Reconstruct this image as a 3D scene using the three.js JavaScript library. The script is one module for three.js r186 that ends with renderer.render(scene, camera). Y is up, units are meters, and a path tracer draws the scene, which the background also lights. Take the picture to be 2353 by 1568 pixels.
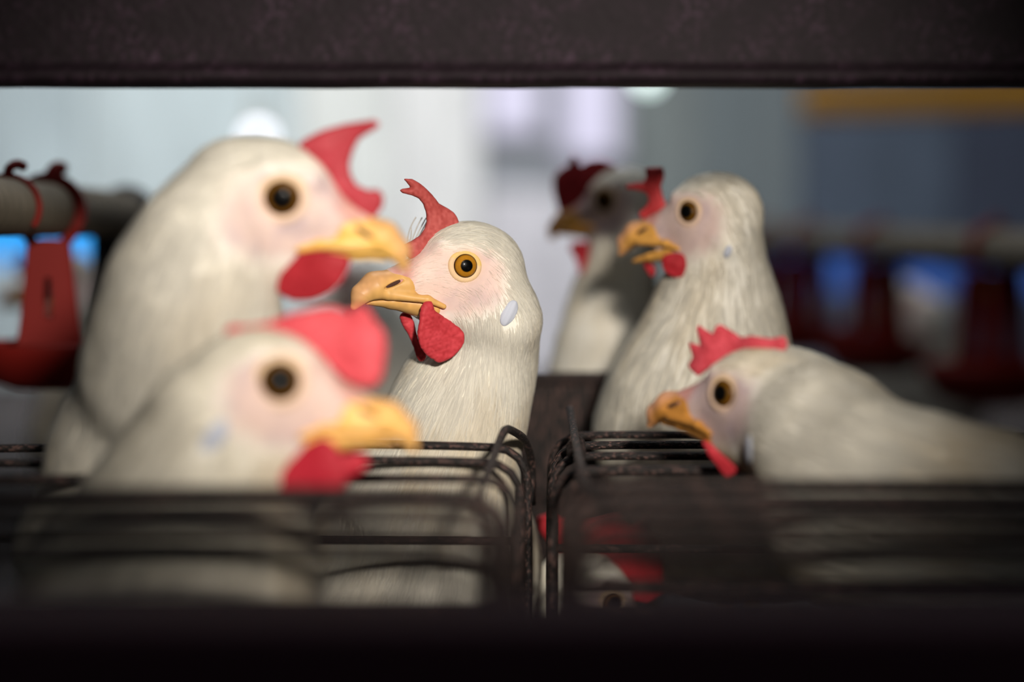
import * as THREE from 'three';
import { mergeGeometries } from 'three/addons/utils/BufferGeometryUtils.js';
import { RoundedBoxGeometry } from 'three/addons/geometries/RoundedBoxGeometry.js';
import { RectAreaLightUniformsLib } from 'three/addons/lights/RectAreaLightUniformsLib.js';
RectAreaLightUniformsLib.init();

// ---------------------------------------------------------------- camera, lights, exposure
const W = 2353, H = 1568, F = 5300, EYE_Y = 0.34, TILT = Math.atan(264 / F);
const scene = new THREE.Scene();
scene.background = new THREE.Color(0x000000);
const camera = new THREE.PerspectiveCamera(2 * Math.atan(H / 2 / F) * 180 / Math.PI, W / H, 0.02, 30);
camera.position.set(0, EYE_Y, 0);
camera.rotation.set(-TILT, 0, 0);
camera.focus = 1.035;
camera.userData.fStop = 2.7;
scene.add(camera);
const renderer = new THREE.WebGLRenderer();
renderer.toneMapping = THREE.LinearToneMapping;
renderer.toneMappingExposure = 1.0;
renderer.shadowMap.enabled = true;

const KEY = 4.8, KEY_POS = [0.15, 0.545, -0.02], KEY_AIM = [-0.028, 0.345, -1.0], KEY_ANGLE = 0.265;
const UNSEEN_STRIP = 37, UNSEEN_STRIP_POS = [-0.35, 1.2, -3.9];

// point of the room seen at photo pixel (px, py) at distance d along the lens axis
const CT = Math.cos(TILT), ST = Math.sin(TILT);
function at(px, py, d) {
  const x = (px - 1176.5) / F * d, y = -(py - 784) / F * d;
  return new THREE.Vector3(x, EYE_Y + y * CT - d * ST, -y * ST - d * CT);
}

// ---------------------------------------------------------------- helpers
let seed = 7;
const rnd = () => { seed = (seed * 1664525 + 1013904223) >>> 0; return seed / 4294967296; };
const rr = (a, b) => a + (b - a) * rnd();
const V = (x, y, z) => new THREE.Vector3(x, y, z);
const clamp = THREE.MathUtils.clamp, lerp = THREE.MathUtils.lerp, sstep = THREE.MathUtils.smoothstep;
function hash(x, y, z) { let h = (x * 374761393 + y * 668265263 + z * 2147483647) | 0; h = Math.imul(h ^ (h >>> 13), 1274126177); h ^= h >>> 16; return (h >>> 0) / 4294967296; }
function noise(x, y, z) {
  const xi = Math.floor(x), yi = Math.floor(y), zi = Math.floor(z), f = (t) => t * t * (3 - 2 * t), u = f(x - xi), v = f(y - yi), w = f(z - zi);
  const L = (a, b, t) => a + (b - a) * t;
  return L(L(L(hash(xi, yi, zi), hash(xi + 1, yi, zi), u), L(hash(xi, yi + 1, zi), hash(xi + 1, yi + 1, zi), u), v),
    L(L(hash(xi, yi, zi + 1), hash(xi + 1, yi, zi + 1), u), L(hash(xi, yi + 1, zi + 1), hash(xi + 1, yi + 1, zi + 1), u), v), w);
}
const fbm = (x, y, z) => 0.55 * noise(x, y, z) + 0.3 * noise(2.1 * x, 2.1 * y, 2.1 * z) + 0.15 * noise(4.3 * x, 4.3 * y, 4.3 * z);
const lin = (r, g, b) => new THREE.Color().setRGB(r, g, b);
const used = {};
function numbered(n) { used[n] = (used[n] ?? -1) + 1; return used[n] ? n + '_' + String(used[n]).padStart(3, '0') : n; }
function mesh(name, g, m, parent) {
  const o = new THREE.Mesh(g, m); o.name = parent === scene ? numbered(name) : name;
  o.castShadow = o.receiveShadow = true; parent.add(o); return o;
}
function tag(o, label, category, group) { o.userData.label = label; o.userData.category = category; if (group) o.userData.group = group; return o; }
function thing(name, p, label, category, group) {
  const o = new THREE.Group(); o.name = numbered(name); o.position.copy(p); scene.add(o); return tag(o, label, category, group);
}
function struct(name, g, m) { const o = mesh(name, g, m, scene); o.userData.kind = 'structure'; return o; }
function box(w, h, d, x = 0, y = 0, z = 0, r = 0) { const g = r ? new RoundedBoxGeometry(w, h, d, 2, r) : new THREE.BoxGeometry(w, h, d); g.translate(x, y, z); return g; }
function tube(pts, r, n = 32, k = 10) { return new THREE.TubeGeometry(new THREE.CatmullRomCurve3(pts, false, 'centripetal'), n, r, k, false); }
const flat = (g) => (g.index ? g.toNonIndexed() : g);
function merged(list) { return mergeGeometries(list.map((g) => { const c = flat(g); for (const k of Object.keys(c.attributes)) if (!['position', 'normal', 'uv'].includes(k)) c.deleteAttribute(k); return c; })); }
function grain(n, fn, srgb) {
  const d = new Uint8Array(n * n * 4);
  for (let j = 0; j < n; j++) for (let i = 0; i < n; i++) { const c = fn(i / n, j / n); d.set([c[0] * 255, c[1] * 255, c[2] * 255, 255], (j * n + i) * 4); }
  const t = new THREE.DataTexture(d, n, n); t.wrapS = t.wrapT = THREE.RepeatWrapping; t.magFilter = THREE.LinearFilter; t.minFilter = THREE.LinearFilter;
  if (srgb) t.colorSpace = THREE.SRGBColorSpace; t.needsUpdate = true; return t;
}
const std = (o) => new THREE.MeshPhysicalMaterial(o);

// naive surface nets over a signed distance field (negative inside)
function surfaceNets(f, lo, hi, h, colour) {
  const nx = Math.ceil((hi.x - lo.x) / h) + 2, ny = Math.ceil((hi.y - lo.y) / h) + 2, nz = Math.ceil((hi.z - lo.z) / h) + 2, sx = 1, sy = nx, sz = nx * ny;
  const v = new Float32Array(nx * ny * nz), B = 6, half = B * h * 0.87 * 1.35;
  for (let k = 0; k < nz; k += B) for (let j = 0; j < ny; j += B) for (let i = 0; i < nx; i += B) {
    const c = f(lo.x + (i + B / 2) * h, lo.y + (j + B / 2) * h, lo.z + (k + B / 2) * h), ke = Math.min(k + B, nz), je = Math.min(j + B, ny), ie = Math.min(i + B, nx);
    const skip = Math.abs(c) > half;
    for (let c2 = k; c2 < ke; c2++) for (let b = j; b < je; b++) for (let a = i; a < ie; a++) v[a + b * sy + c2 * sz] = skip ? c : f(lo.x + a * h, lo.y + b * h, lo.z + c2 * h);
  }
  const pos = [], id = new Int32Array(nx * ny * nz).fill(-1), idx = [];
  const C = [0, sx, sy, sx + sy, sz, sx + sz, sy + sz, sx + sy + sz], E = [[0, 1], [2, 3], [4, 5], [6, 7], [0, 2], [1, 3], [4, 6], [5, 7], [0, 4], [1, 5], [2, 6], [3, 7]];
  for (let k = 0; k < nz - 1; k++) for (let j = 0; j < ny - 1; j++) for (let i = 0; i < nx - 1; i++) {
    const o = i + j * sy + k * sz; let m = 0;
    for (let c = 0; c < 8; c++) if (v[o + C[c]] < 0) m |= 1 << c;
    if (m === 0 || m === 255) continue;
    let x = 0, y = 0, z = 0, n = 0;
    for (const [a, b] of E) {
      if (((m >> a) & 1) === ((m >> b) & 1)) continue;
      const va = v[o + C[a]], vb = v[o + C[b]], t = va / (va - vb);
      x += (a & 1) + ((b & 1) - (a & 1)) * t; y += ((a >> 1) & 1) + (((b >> 1) & 1) - ((a >> 1) & 1)) * t; z += (a >> 2) + ((b >> 2) - (a >> 2)) * t; n++;
    }
    id[o] = pos.length / 3; pos.push(lo.x + (i + x / n) * h, lo.y + (j + y / n) * h, lo.z + (k + z / n) * h);
  }
  for (let k = 1; k < nz - 1; k++) for (let j = 1; j < ny - 1; j++) for (let i = 1; i < nx - 1; i++) {
    const o = i + j * sy + k * sz, s = v[o] < 0;
    for (const [d, u, w] of [[sx, sy, sz], [sy, sz, sx], [sz, sx, sy]]) {
      if (s === (v[o + d] < 0)) continue;
      const a = id[o], b = id[o - u], c = id[o - u - w], e = id[o - w];
      if (a < 0 || b < 0 || c < 0 || e < 0) continue;
      if (s) idx.push(a, b, c, a, c, e); else idx.push(a, c, b, a, e, c);
    }
  }
  const n = pos.length / 3, nor = new Float32Array(n * 3), col = colour && new Float32Array(n * 3), e = h * 0.6;
  for (let q = 0; q < n; q++) {
    const x = pos[q * 3], y = pos[q * 3 + 1], z = pos[q * 3 + 2];
    let a = f(x + e, y, z) - f(x - e, y, z), b = f(x, y + e, z) - f(x, y - e, z), c = f(x, y, z + e) - f(x, y, z - e); const l = Math.hypot(a, b, c) || 1;
    nor[q * 3] = a / l; nor[q * 3 + 1] = b / l; nor[q * 3 + 2] = c / l;
    if (col) col.set(colour(x, y, z), q * 3);
  }
  const g = new THREE.BufferGeometry();
  g.setAttribute('position', new THREE.Float32BufferAttribute(pos, 3)); g.setAttribute('normal', new THREE.BufferAttribute(nor, 3));
  if (col) g.setAttribute('color', new THREE.BufferAttribute(col, 3));
  g.setIndex(idx); return g;
}
const smin = (a, b, k) => { const h = Math.max(k - Math.abs(a - b), 0) / k; return Math.min(a, b) - h * h * k * 0.25; };
const smax = (a, b, k) => -smin(-a, -b, k);
function cone(x, y, z, a, b) { // a, b = [x, y, z, r]
  const dx = b[0] - a[0], dy = b[1] - a[1], dz = b[2] - a[2], t = clamp(((x - a[0]) * dx + (y - a[1]) * dy + (z - a[2]) * dz) / (dx * dx + dy * dy + dz * dz), 0, 1);
  return Math.hypot(x - a[0] - dx * t, y - a[1] - dy * t, z - a[2] - dz * t) - lerp(a[3], b[3], t);
}
function ell(x, y, z, c, r) { // ellipsoid
  const a = (x - c[0]) / r[0], b = (y - c[1]) / r[1], d = (z - c[2]) / r[2], k = Math.hypot(a, b, d), k2 = Math.hypot(a / r[0], b / r[1], d / r[2]);
  return k2 < 1e-9 ? -Math.min(...r) : k * (k - 1) / k2;
}
function polySd(u, v, P) {
  let d = Infinity, s = 1;
  for (let i = 0, j = P.length - 1; i < P.length; j = i++) {
    const ex = P[j][0] - P[i][0], ey = P[j][1] - P[i][1], wx = u - P[i][0], wy = v - P[i][1], t = clamp((wx * ex + wy * ey) / (ex * ex + ey * ey), 0, 1);
    d = Math.min(d, (wx - ex * t) ** 2 + (wy - ey * t) ** 2);
    const a = v >= P[i][1], b = v < P[j][1], c = ex * wy > ey * wx;
    if ((a && b && c) || (!a && !b && !c)) s = -s;
  }
  return s * Math.sqrt(d);
}

// ---------------------------------------------------------------- materials
const M = {
  feather: std({ color: 0xffffff, vertexColors: true, roughness: 0.95, sheen: 0.2, sheenColor: lin(1, 1, 1), sheenRoughness: 0.6, specularIntensity: 0.2, transmission: 0.4, thickness: 0, side: THREE.DoubleSide }),
  skin: std({ color: 0xffffff, vertexColors: true, roughness: 0.75, specularIntensity: 0.35 }),
  comb: std({ color: 0xffffff, vertexColors: true, roughness: 0.6, specularIntensity: 0.4 }),
  beak: std({ color: 0xffffff, vertexColors: true, roughness: 0.42, specularIntensity: 0.5 }),
  nostril: std({ color: lin(0.055, 0.02, 0.012), roughness: 0.9 }),
  eye: std({ color: 0xffffff, vertexColors: true, roughness: 0.3, specularIntensity: 0.15, clearcoat: 0.3, clearcoatRoughness: 0.02 }),
  eyeDull: std({ color: 0xffffff, vertexColors: true, roughness: 0.35, specularIntensity: 0.1, clearcoat: 0.05, clearcoatRoughness: 0.05 }),
  ring: std({ color: 0xffffff, vertexColors: true, roughness: 0.7 }),
  lobe: std({ color: lin(0.5, 0.53, 0.62), roughness: 0.7 }),
  leg: std({ color: lin(0.55, 0.36, 0.12), roughness: 0.7 }),
  red: std({ color: lin(0.2, 0.012, 0.009), roughness: 0.6, specularIntensity: 0.3 }),
  yellow: std({ color: lin(0.2, 0.12, 0.01), roughness: 0.5 }),
  steel: std({ color: lin(0.45, 0.45, 0.45), roughness: 0.35, metalness: 1 }),
  black: std({ color: lin(0.012, 0.012, 0.016), roughness: 0.6 }),
  blue: std({ color: lin(0.02, 0.1, 0.42), roughness: 0.55, side: THREE.DoubleSide }),
  cyan: std({ color: lin(0.01, 0.36, 0.9), roughness: 0.55, side: THREE.DoubleSide }),  // light coming through the left tarpaulin is put into this brighter blue
  mustard: std({ color: lin(0.8, 0.38, 0.01), roughness: 0.6 }),
};
const rustTex = grain(256, (u, v) => { const n = fbm(u * 60, v * 60, 3), p = n > 0.6 ? 0.62 : 0.1 + 0.25 * n; return [p * 0.95, p * 0.8, p * 0.76]; }, true);
const pitTex = grain(256, (u, v) => { const n = fbm(u * 70, v * 70, 9); return [n, n, n]; });
M.rod = std({ color: lin(0.27, 0.21, 0.195), map: rustTex, roughness: 0.75, metalness: 0.2, bumpMap: pitTex, bumpScale: 0.0006 });
const beamTex = grain(512, (u, v) => {
  const n = fbm(u * 90, v * 90, 1), m = fbm(u * 14, v * 14, 5), q = clamp((n - 0.42) * 2.6, 0, 1) * clamp((m - 0.3) * 2.4, 0, 1), p = 0.10 + 0.16 * q;
  return [p, p * (0.74 + 0.18 * q), p * (0.9 + 0.12 * q)];
}, true);
beamTex.repeat.set(1, 1);
M.beam = std({ map: beamTex, color: lin(0.56, 0.36, 0.5), roughness: 0.7, specularIntensity: 0.35, bumpMap: pitTex, bumpScale: 0.0004 });
M.beamLow = std({ color: lin(0.034, 0.013, 0.021), roughness: 0.85, specularIntensity: 0.3 });
const pipeTex = grain(128, (u, v) => { const n = fbm(u * 40, v * 12, 2), p = 0.62 + 0.2 * n; return [p, p * 0.96, p * 0.88]; }, true);
M.pipe = std({ map: pipeTex, color: lin(0.42, 0.39, 0.35), roughness: 0.7, specularIntensity: 0.3 });

// ---------------------------------------------------------------- the house
const sheetTex = grain(256, (u, v) => { const n = fbm(u * 9, v * 9, 4), p = 0.78 + 0.2 * n; return [p, p, p]; }, true);
const wall = (c) => std({ color: c, map: sheetTex, roughness: 0.9 });
const floorTex = grain(256, (u, v) => { const n = fbm(u * 30, v * 30, 8), p = 0.14 + 0.16 * n; return [p, p * 0.85, p * 0.8]; }, true);
struct('floor', box(5.2, 0.1, 7.2, 0, -0.05, -2.2), std({ map: floorTex, roughness: 0.95, color: lin(0.7, 0.7, 0.7) }));
struct('ceiling', box(5.2, 0.08, 7.2, 0, 1.49, -2.2), wall(lin(0.5, 0.5, 0.52)));
struct('wall_left', box(0.1, 1.6, 7.2, -2.55, 0.7, -2.2), wall(lin(0.5, 0.52, 0.55)));
struct('wall_right', box(0.1, 1.6, 7.2, 2.55, 0.7, -2.2), wall(lin(0.12, 0.13, 0.17)));
struct('wall_front', box(5.2, 1.6, 0.1, 0, 0.7, 1.35), wall(lin(0.12, 0.12, 0.13)));
const ZB = -5.2, wallBack = struct('wall_back', box(5.2, 1.6, 0.1, 0, 0.7, ZB - 0.06), wall(lin(0.35, 0.37, 0.4)));
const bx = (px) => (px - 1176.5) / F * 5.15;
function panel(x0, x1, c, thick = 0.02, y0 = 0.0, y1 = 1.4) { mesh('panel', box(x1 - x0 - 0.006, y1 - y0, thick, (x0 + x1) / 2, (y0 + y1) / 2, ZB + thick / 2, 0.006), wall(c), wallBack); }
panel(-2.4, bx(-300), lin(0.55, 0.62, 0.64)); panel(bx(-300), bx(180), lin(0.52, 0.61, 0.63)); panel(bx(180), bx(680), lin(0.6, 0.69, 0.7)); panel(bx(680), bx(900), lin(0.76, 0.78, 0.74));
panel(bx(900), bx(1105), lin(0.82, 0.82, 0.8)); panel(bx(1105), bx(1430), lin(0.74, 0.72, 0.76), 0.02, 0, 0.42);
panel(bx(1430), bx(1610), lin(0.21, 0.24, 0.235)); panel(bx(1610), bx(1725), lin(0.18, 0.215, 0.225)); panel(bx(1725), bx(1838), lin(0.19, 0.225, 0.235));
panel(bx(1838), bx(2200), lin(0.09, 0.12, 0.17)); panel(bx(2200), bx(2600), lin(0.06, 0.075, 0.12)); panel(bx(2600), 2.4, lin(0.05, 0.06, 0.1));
function windowAt(n, x0, x1, y0, y1) {
  const w = struct('window_' + n, merged([box(x1 - x0 + 0.03, 0.02, 0.04, (x0 + x1) / 2, y0 - 0.01, ZB + 0.02), box(x1 - x0 + 0.03, 0.02, 0.04, (x0 + x1) / 2, y1 + 0.01, ZB + 0.02),
    box(0.02, y1 - y0, 0.04, x0 - 0.006, (y0 + y1) / 2, ZB + 0.02), box(0.02, y1 - y0, 0.04, x1 + 0.006, (y0 + y1) / 2, ZB + 0.02)]), wall(lin(0.4, 0.4, 0.46)));
  mesh('pane', box(x1 - x0, y1 - y0, 0.008, (x0 + x1) / 2, (y0 + y1) / 2, ZB + 0.01), std({ color: lin(0.05, 0.05, 0.05), emissive: lin(0.66, 0.63, 0.82), emissiveIntensity: 1.0, roughness: 0.4 }), w);
  const l = new THREE.RectAreaLight(lin(0.8, 0.77, 1), 0.8, x1 - x0, y1 - y0); l.position.set((x0 + x1) / 2, (y0 + y1) / 2, ZB + 0.03); l.lookAt((x0 + x1) / 2, (y0 + y1) / 2, 0); scene.add(l);
}
windowAt(1, bx(1118), bx(1238), 0.555, 0.9); windowAt(2, bx(1292), bx(1418), 0.5, 0.9);

// unseen strip light under the ceiling, out of the frame, placed to wash the end of the house
{
  const t = thing('unseen_strip_light', V(...UNSEEN_STRIP_POS), 'unseen white strip light out of view, lighting the far end of the house', 'lamp');
  mesh('housing', box(1.5, 0.05, 0.2, 0, 0.03, 0, 0.01), std({ color: lin(0.6, 0.6, 0.6), roughness: 0.5 }), t);
  mesh('diffuser', box(1.46, 0.02, 0.17, 0, -0.005, 0, 0.006), std({ color: lin(0.8, 0.8, 0.8), emissive: lin(1, 0.98, 0.95), emissiveIntensity: 1.2 }), t);
  for (const x of [-0.6, 0.6]) mesh('hanger', box(0.01, 0.22, 0.01, x, 0.16, 0), M.black, t);
  const l = new THREE.RectAreaLight(lin(0.97, 0.98, 1), UNSEEN_STRIP, 1.4, 0.3); l.position.set(UNSEEN_STRIP_POS[0], UNSEEN_STRIP_POS[1] - 0.03, UNSEEN_STRIP_POS[2]); l.lookAt(UNSEEN_STRIP_POS[0] + 0.1, 0.1, ZB); scene.add(l);
}
for (const [FILL, FILL_POS, label] of [[5, [-0.1, 1.3, -1.4], 'added flat fill lamp at the ceiling just behind the wire grates'], [6, [0.3, 1.3, -2.5], 'added flat fill lamp at the ceiling above the water pipes'], [3, [0, 1.3, 0.55], 'added flat fill lamp at the ceiling behind the lens']]) {  // added fill lamps out of view, lifting hens, background and beam fronts
  const t = thing('added_fill_lamp', V(...FILL_POS), label, 'lamp');
  mesh('housing', box(0.5, 0.04, 0.4, 0, 0.03, 0, 0.01), std({ color: lin(0.6, 0.6, 0.6), roughness: 0.5 }), t);
  mesh('diffuser', box(0.46, 0.02, 0.36, 0, 0.0, 0, 0.006), std({ color: lin(0.8, 0.8, 0.8), emissive: lin(1, 0.98, 0.95), emissiveIntensity: 1 }), t);
  mesh('hanger', box(0.02, 0.14, 0.02, 0, 0.11, 0), M.black, t);
  const l = new THREE.RectAreaLight(lin(0.93, 0.97, 1), FILL, 0.46, 0.36); l.position.set(FILL_POS[0], FILL_POS[1] - 0.02, FILL_POS[2]); l.lookAt(FILL_POS[0], 0, FILL_POS[2]); scene.add(l);
}
// unseen key lamp beside the lens, placed to light the middle hens most
{
  const p = V(...KEY_POS), aim = V(...KEY_AIM), t = thing('unseen_key_lamp', p, 'unseen round key lamp on a stand, out of view, lighting the hens', 'lamp');
  const dir = aim.clone().sub(p).normalize(), q = new THREE.Quaternion().setFromUnitVectors(V(0, 1, 0), dir);
  const shade = new THREE.LatheGeometry([[0.012, -0.09], [0.03, -0.085], [0.035, -0.05], [0.055, -0.015], [0.057, -0.015], [0.037, -0.052], [0.03, -0.088], [0.012, -0.094]].map(([a, b]) => new THREE.Vector2(a, b)), 32);
  mesh('reflector', shade.applyQuaternion(q), std({ color: lin(0.35, 0.35, 0.36), roughness: 0.4, metalness: 0.6 }), t);
  mesh('lens_disc', new THREE.CylinderGeometry(0.024, 0.024, 0.004, 32).translate(0, -0.03, 0).applyQuaternion(q), std({ color: lin(0.7, 0.7, 0.7), emissive: lin(1, 0.9, 0.76), emissiveIntensity: 2 }), t);
  const b = dir.clone().multiplyScalar(-0.09);
  mesh('stand', tube([b, b.clone().add(V(-0.02, -0.1, 0.03)), V(b.x - 0.03, -p.y + 0.005, b.z + 0.05)], 0.006, 24, 8), M.black, t);
  mesh('foot', new THREE.CylinderGeometry(0.07, 0.08, 0.012, 32).translate(b.x - 0.03, -p.y + 0.006, b.z + 0.05), M.black, t);
  const s = new THREE.SpotLight(lin(1, 0.92, 0.82), KEY, 4, KEY_ANGLE, 1, 2); s.position.copy(p); s.target.position.copy(aim); s.castShadow = true; s.shadow.radius = 1.8; scene.add(s, s.target);
}
function bulb(px, py, d, r, e, c, label) {
  const p = at(px, py, d), t = thing('light_bulb', p, label, 'bulb');
  mesh('glass', new THREE.SphereGeometry(r, 24, 16), std({ color: lin(0.9, 0.9, 0.9), emissive: c, emissiveIntensity: e }), t);
  mesh('socket', new THREE.CylinderGeometry(r * 0.6, r * 0.7, r * 1.6, 16).translate(0, r * 1.6, 0), M.pipe, t);
  mesh('cord', new THREE.CylinderGeometry(0.003, 0.003, 1.45 - p.y - r * 2, 6).translate(0, r * 2 + (1.45 - p.y - r * 2) / 2, 0), M.pipe, t);
  const l = new THREE.PointLight(c, 0.05, 3, 2); l.position.copy(p); l.shadow.radius = r / 0.02; l.castShadow = true; scene.add(l);
}
bulb(593, 315, 4.0, 0.018, 2.4, lin(0.9, 0.88, 1), 'glowing round bulb above the head of the tall left hen');
bulb(1490, 176, 4.0, 0.018, 3.0, lin(0.7, 0.9, 0.85), 'glowing bulb half hidden behind the top beam');
{
  const a = at(1850, 228, 3.6), b = at(2420, 222, 3.4), L = a.distanceTo(b), t = thing('mustard_rail', a.clone().add(b).multiplyScalar(0.5), 'mustard yellow rail high in the dark right background', 'rail');
  const g = new RoundedBoxGeometry(L, 0.05, 0.04, 2, 0.008); g.rotateY(-Math.atan2(b.z - a.z, b.x - a.x)); mesh('bar', g, M.mustard, t);
  for (const s of [-0.4, 0.4]) mesh('drop_rod', new THREE.CylinderGeometry(0.006, 0.006, 1.45 - t.position.y, 8).translate((b.x - a.x) * s, (1.45 - t.position.y) / 2, (b.z - a.z) * s), M.black, t);
}
function tarp(px0, px1, pyT, pyB, d0, d1, mat, label) {
  const a = at(px0, pyT, d0), b = at(px1, pyT, d1), hgt = a.y - at(px0, pyB, d0).y, n = 60, sh = new THREE.PlaneGeometry(1, 1, n, 6), p = sh.attributes.position;
  const t = thing('blue_tarpaulin', V((a.x + b.x) / 2, 0, (a.z + b.z) / 2), label, 'tarpaulin');
  for (let i = 0; i < p.count; i++) { const u = p.getX(i) + 0.5, v = p.getY(i) + 0.5; p.setXYZ(i, lerp(a.x, b.x, u) - t.position.x, lerp(a.y, b.y, u) - hgt * (1 - v), lerp(a.z, b.z, u) - t.position.z + 0.012 * Math.sin(u * 40) * (1 - 0.5 * v)); }
  sh.computeVertexNormals(); const back = sh.clone(); back.translate(0, 0, -0.004); mesh('sheet', merged([sh, back]), mat, t);
  for (const e of [a, b]) mesh('stake', new THREE.CylinderGeometry(0.008, 0.008, e.y + 0.01, 8).translate(e.x - t.position.x, (e.y + 0.01) / 2, e.z - t.position.z - 0.012), M.black, t);
}
tarp(-260, 330, 500, 600, 4.6, 4.7, M.cyan, 'bright blue tarpaulin strip behind the left water pipe');
tarp(1780, 2560, 575, 665, 4.5, 4.3, M.blue, 'blue tarpaulin strip behind the right row of red drinkers');

// ---------------------------------------------------------------- beams of the opening
{
  const y0 = at(1176, 203, 0.95).y, s = new THREE.Shape();
  s.moveTo(0, 0.09); s.lineTo(0, 0.012); s.quadraticCurveTo(-0.0005, 0.008, 0.002, 0.0065); s.quadraticCurveTo(0.005, 0.003, 0.002, 0.0008); s.lineTo(0, 0); s.lineTo(-0.03, 0); s.lineTo(-0.03, 0.003); s.lineTo(-0.004, 0.003); s.lineTo(-0.004, 0.09); s.closePath();
  const g = new THREE.ExtrudeGeometry(s, { depth: 1.5, bevelEnabled: false, steps: 60 }); g.rotateY(-Math.PI / 2); // profile x -> z, depth -> -x
  g.translate(0.75, 0, 0);
  const p = g.attributes.position, uv = new Float32Array(p.count * 2);
  for (let i = 0; i < p.count; i++) { uv[i * 2] = p.getX(i) * 6; uv[i * 2 + 1] = (p.getY(i) - p.getZ(i)) * 6; p.setY(i, p.getY(i) + 0.0006 * noise(p.getX(i) * 60, p.getY(i) * 200, 1)); }
  g.setAttribute('uv', new THREE.BufferAttribute(uv, 2)); g.computeVertexNormals();
  const t = thing('top_beam', V(0, y0, -0.93), 'dark aubergine steel beam across the top with a pitted face', 'beam');
  mesh('channel', g, M.beam, t);
  for (const s2 of [-1, 1]) mesh('post', box(0.05, 0.09 + y0, 0.04, s2 * 0.74, (0.09 - y0) / 2, -0.05, 0.004), M.beamLow, t);
}
{
  const y0 = at(1176, 1405, 0.57).y, t = thing('bottom_beam', V(0, 0, -0.57), 'near-black plum coloured beam along the bottom in the blurred foreground', 'beam');
  mesh('rail', box(1.4, 0.09, 0.05, 0, y0 - 0.045, 0, 0.006), M.beamLow, t);
  for (const s2 of [-1, 1]) mesh('post', box(0.05, y0 - 0.09, 0.04, s2 * 0.6, (y0 - 0.09) / 2, 0, 0.004), M.beamLow, t);
}

// ---------------------------------------------------------------- wire grates
const RY = at(1176, 1030, 1.0).y;
function frameGeo(x0, x1, y, d, r, low, tilt) { // an inverted U of round wire with bent corners
  const c = 0.014, z = -d, pts = [V(x0, low, z)];
  for (let i = 0; i <= 6; i++) { const a = i / 6 * Math.PI / 2; pts.push(V(x0 + c - c * Math.cos(a), y - c + c * Math.sin(a), z)); }
  for (let i = 1; i < 8; i++) { const u = i / 8; pts.push(V(lerp(x0 + c, x1 - c, u), y + tilt * (u - 0.5) + 0.0006 * Math.sin(u * 9), z + 0.0015 * Math.sin(u * 7))); }
  for (let i = 0; i <= 6; i++) { const a = i / 6 * Math.PI / 2; pts.push(V(x1 - c + c * Math.sin(a), y - c + c * Math.cos(a), z)); }
  pts.push(V(x1, low, z));
  const g = tube(pts, r, 150, 10), uv = g.attributes.uv; for (let i = 0; i < uv.count; i++) uv.setXY(i, uv.getX(i) * 9, uv.getY(i) * 0.2);
  return g;
}
function rodUv(g, len) { const uv = g.attributes.uv; for (let i = 0; i < uv.count; i++) uv.setXY(i, uv.getX(i) * len * 8, uv.getY(i) * 0.2); return g; }
function grate(side, rows, label) {
  const t = thing('wire_grate', V(side * 0.23, 0, -0.85), label, 'grate'), R0 = 0.0019;
  const put = (name, g) => { g.translate(-t.position.x, 0, -t.position.z); mesh(name, g, M.rod, t); };
  for (const [py, d, x, tilt, r] of rows) {
    const y = at(1176, py, d).y, xa = side < 0 ? -0.5 : x, xb = side < 0 ? x : 0.5;
    if (d < 0.83) put('lower_rod', rodUv(tube([V(xa, y - 0.036, -d), V((xa + xb) / 2, y - 0.0365, -d), V(xb, y - 0.036, -d)], r ?? R0, 24, 8), 0.5));
    put('rod', side < 0 ? frameGeo(-0.5, x, y, d, r ?? R0, 0.02, tilt) : frameGeo(x, 0.5, y, d, r ?? R0, 0.02, tilt));
  }
  return { t, put };
}
{
  const L = grate(-1, [[1031, 1.0, 0.0065, 0.002], [1066, 0.962, 0.0035, 0.0012], [1104, 0.885, 0.002, 0], [1143, 0.752, -0.001, 0.001, 0.0023], [1178, 0.722, -0.002, 0.001, 0.0023], [1218, 0.692, -0.003, 0, 0.0023], [1262, 0.664, -0.0035, 0.001, 0.0023], [1308, 0.638, -0.004, 0.001, 0.0023]],
    'rusty dark wire grate left of the centre gap with hens between its rods');
  const y = at(1176, 1245, 1.0).y; L.put('lower_rod', rodUv(tube([V(-0.5, y, -0.9985), V(-0.25, y + 0.0008, -0.9985), V(0.0065, y - 0.0003, -0.9985)], 0.0019, 40, 10), 0.5));
  for (const x of [-0.497, -0.44]) L.put('base_rail', tube([V(x, 0.022, -0.62), V(x, 0.022, -0.8), V(x, 0.022, -1.02)], 0.003, 8, 8));
  L.put('base_rail', tube([V(-0.002, 0.022, -0.62), V(0.003, 0.022, -0.8), V(0.006, 0.022, -1.02)], 0.003, 8, 8));
  L.put('tie_wire', rodUv(tube([at(1098, 1165, 0.81), at(1107, 1120, 0.86), at(1126, 1075, 0.915), at(1148, 1015, 0.975), at(1160, 990, 0.99), at(1180, 992, 1.02), at(1210, 1020, 1.06), at(1222, 1070, 1.08), at(1222, 1160, 1.085)], 0.0019, 60, 8), 0.3));
}
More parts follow.
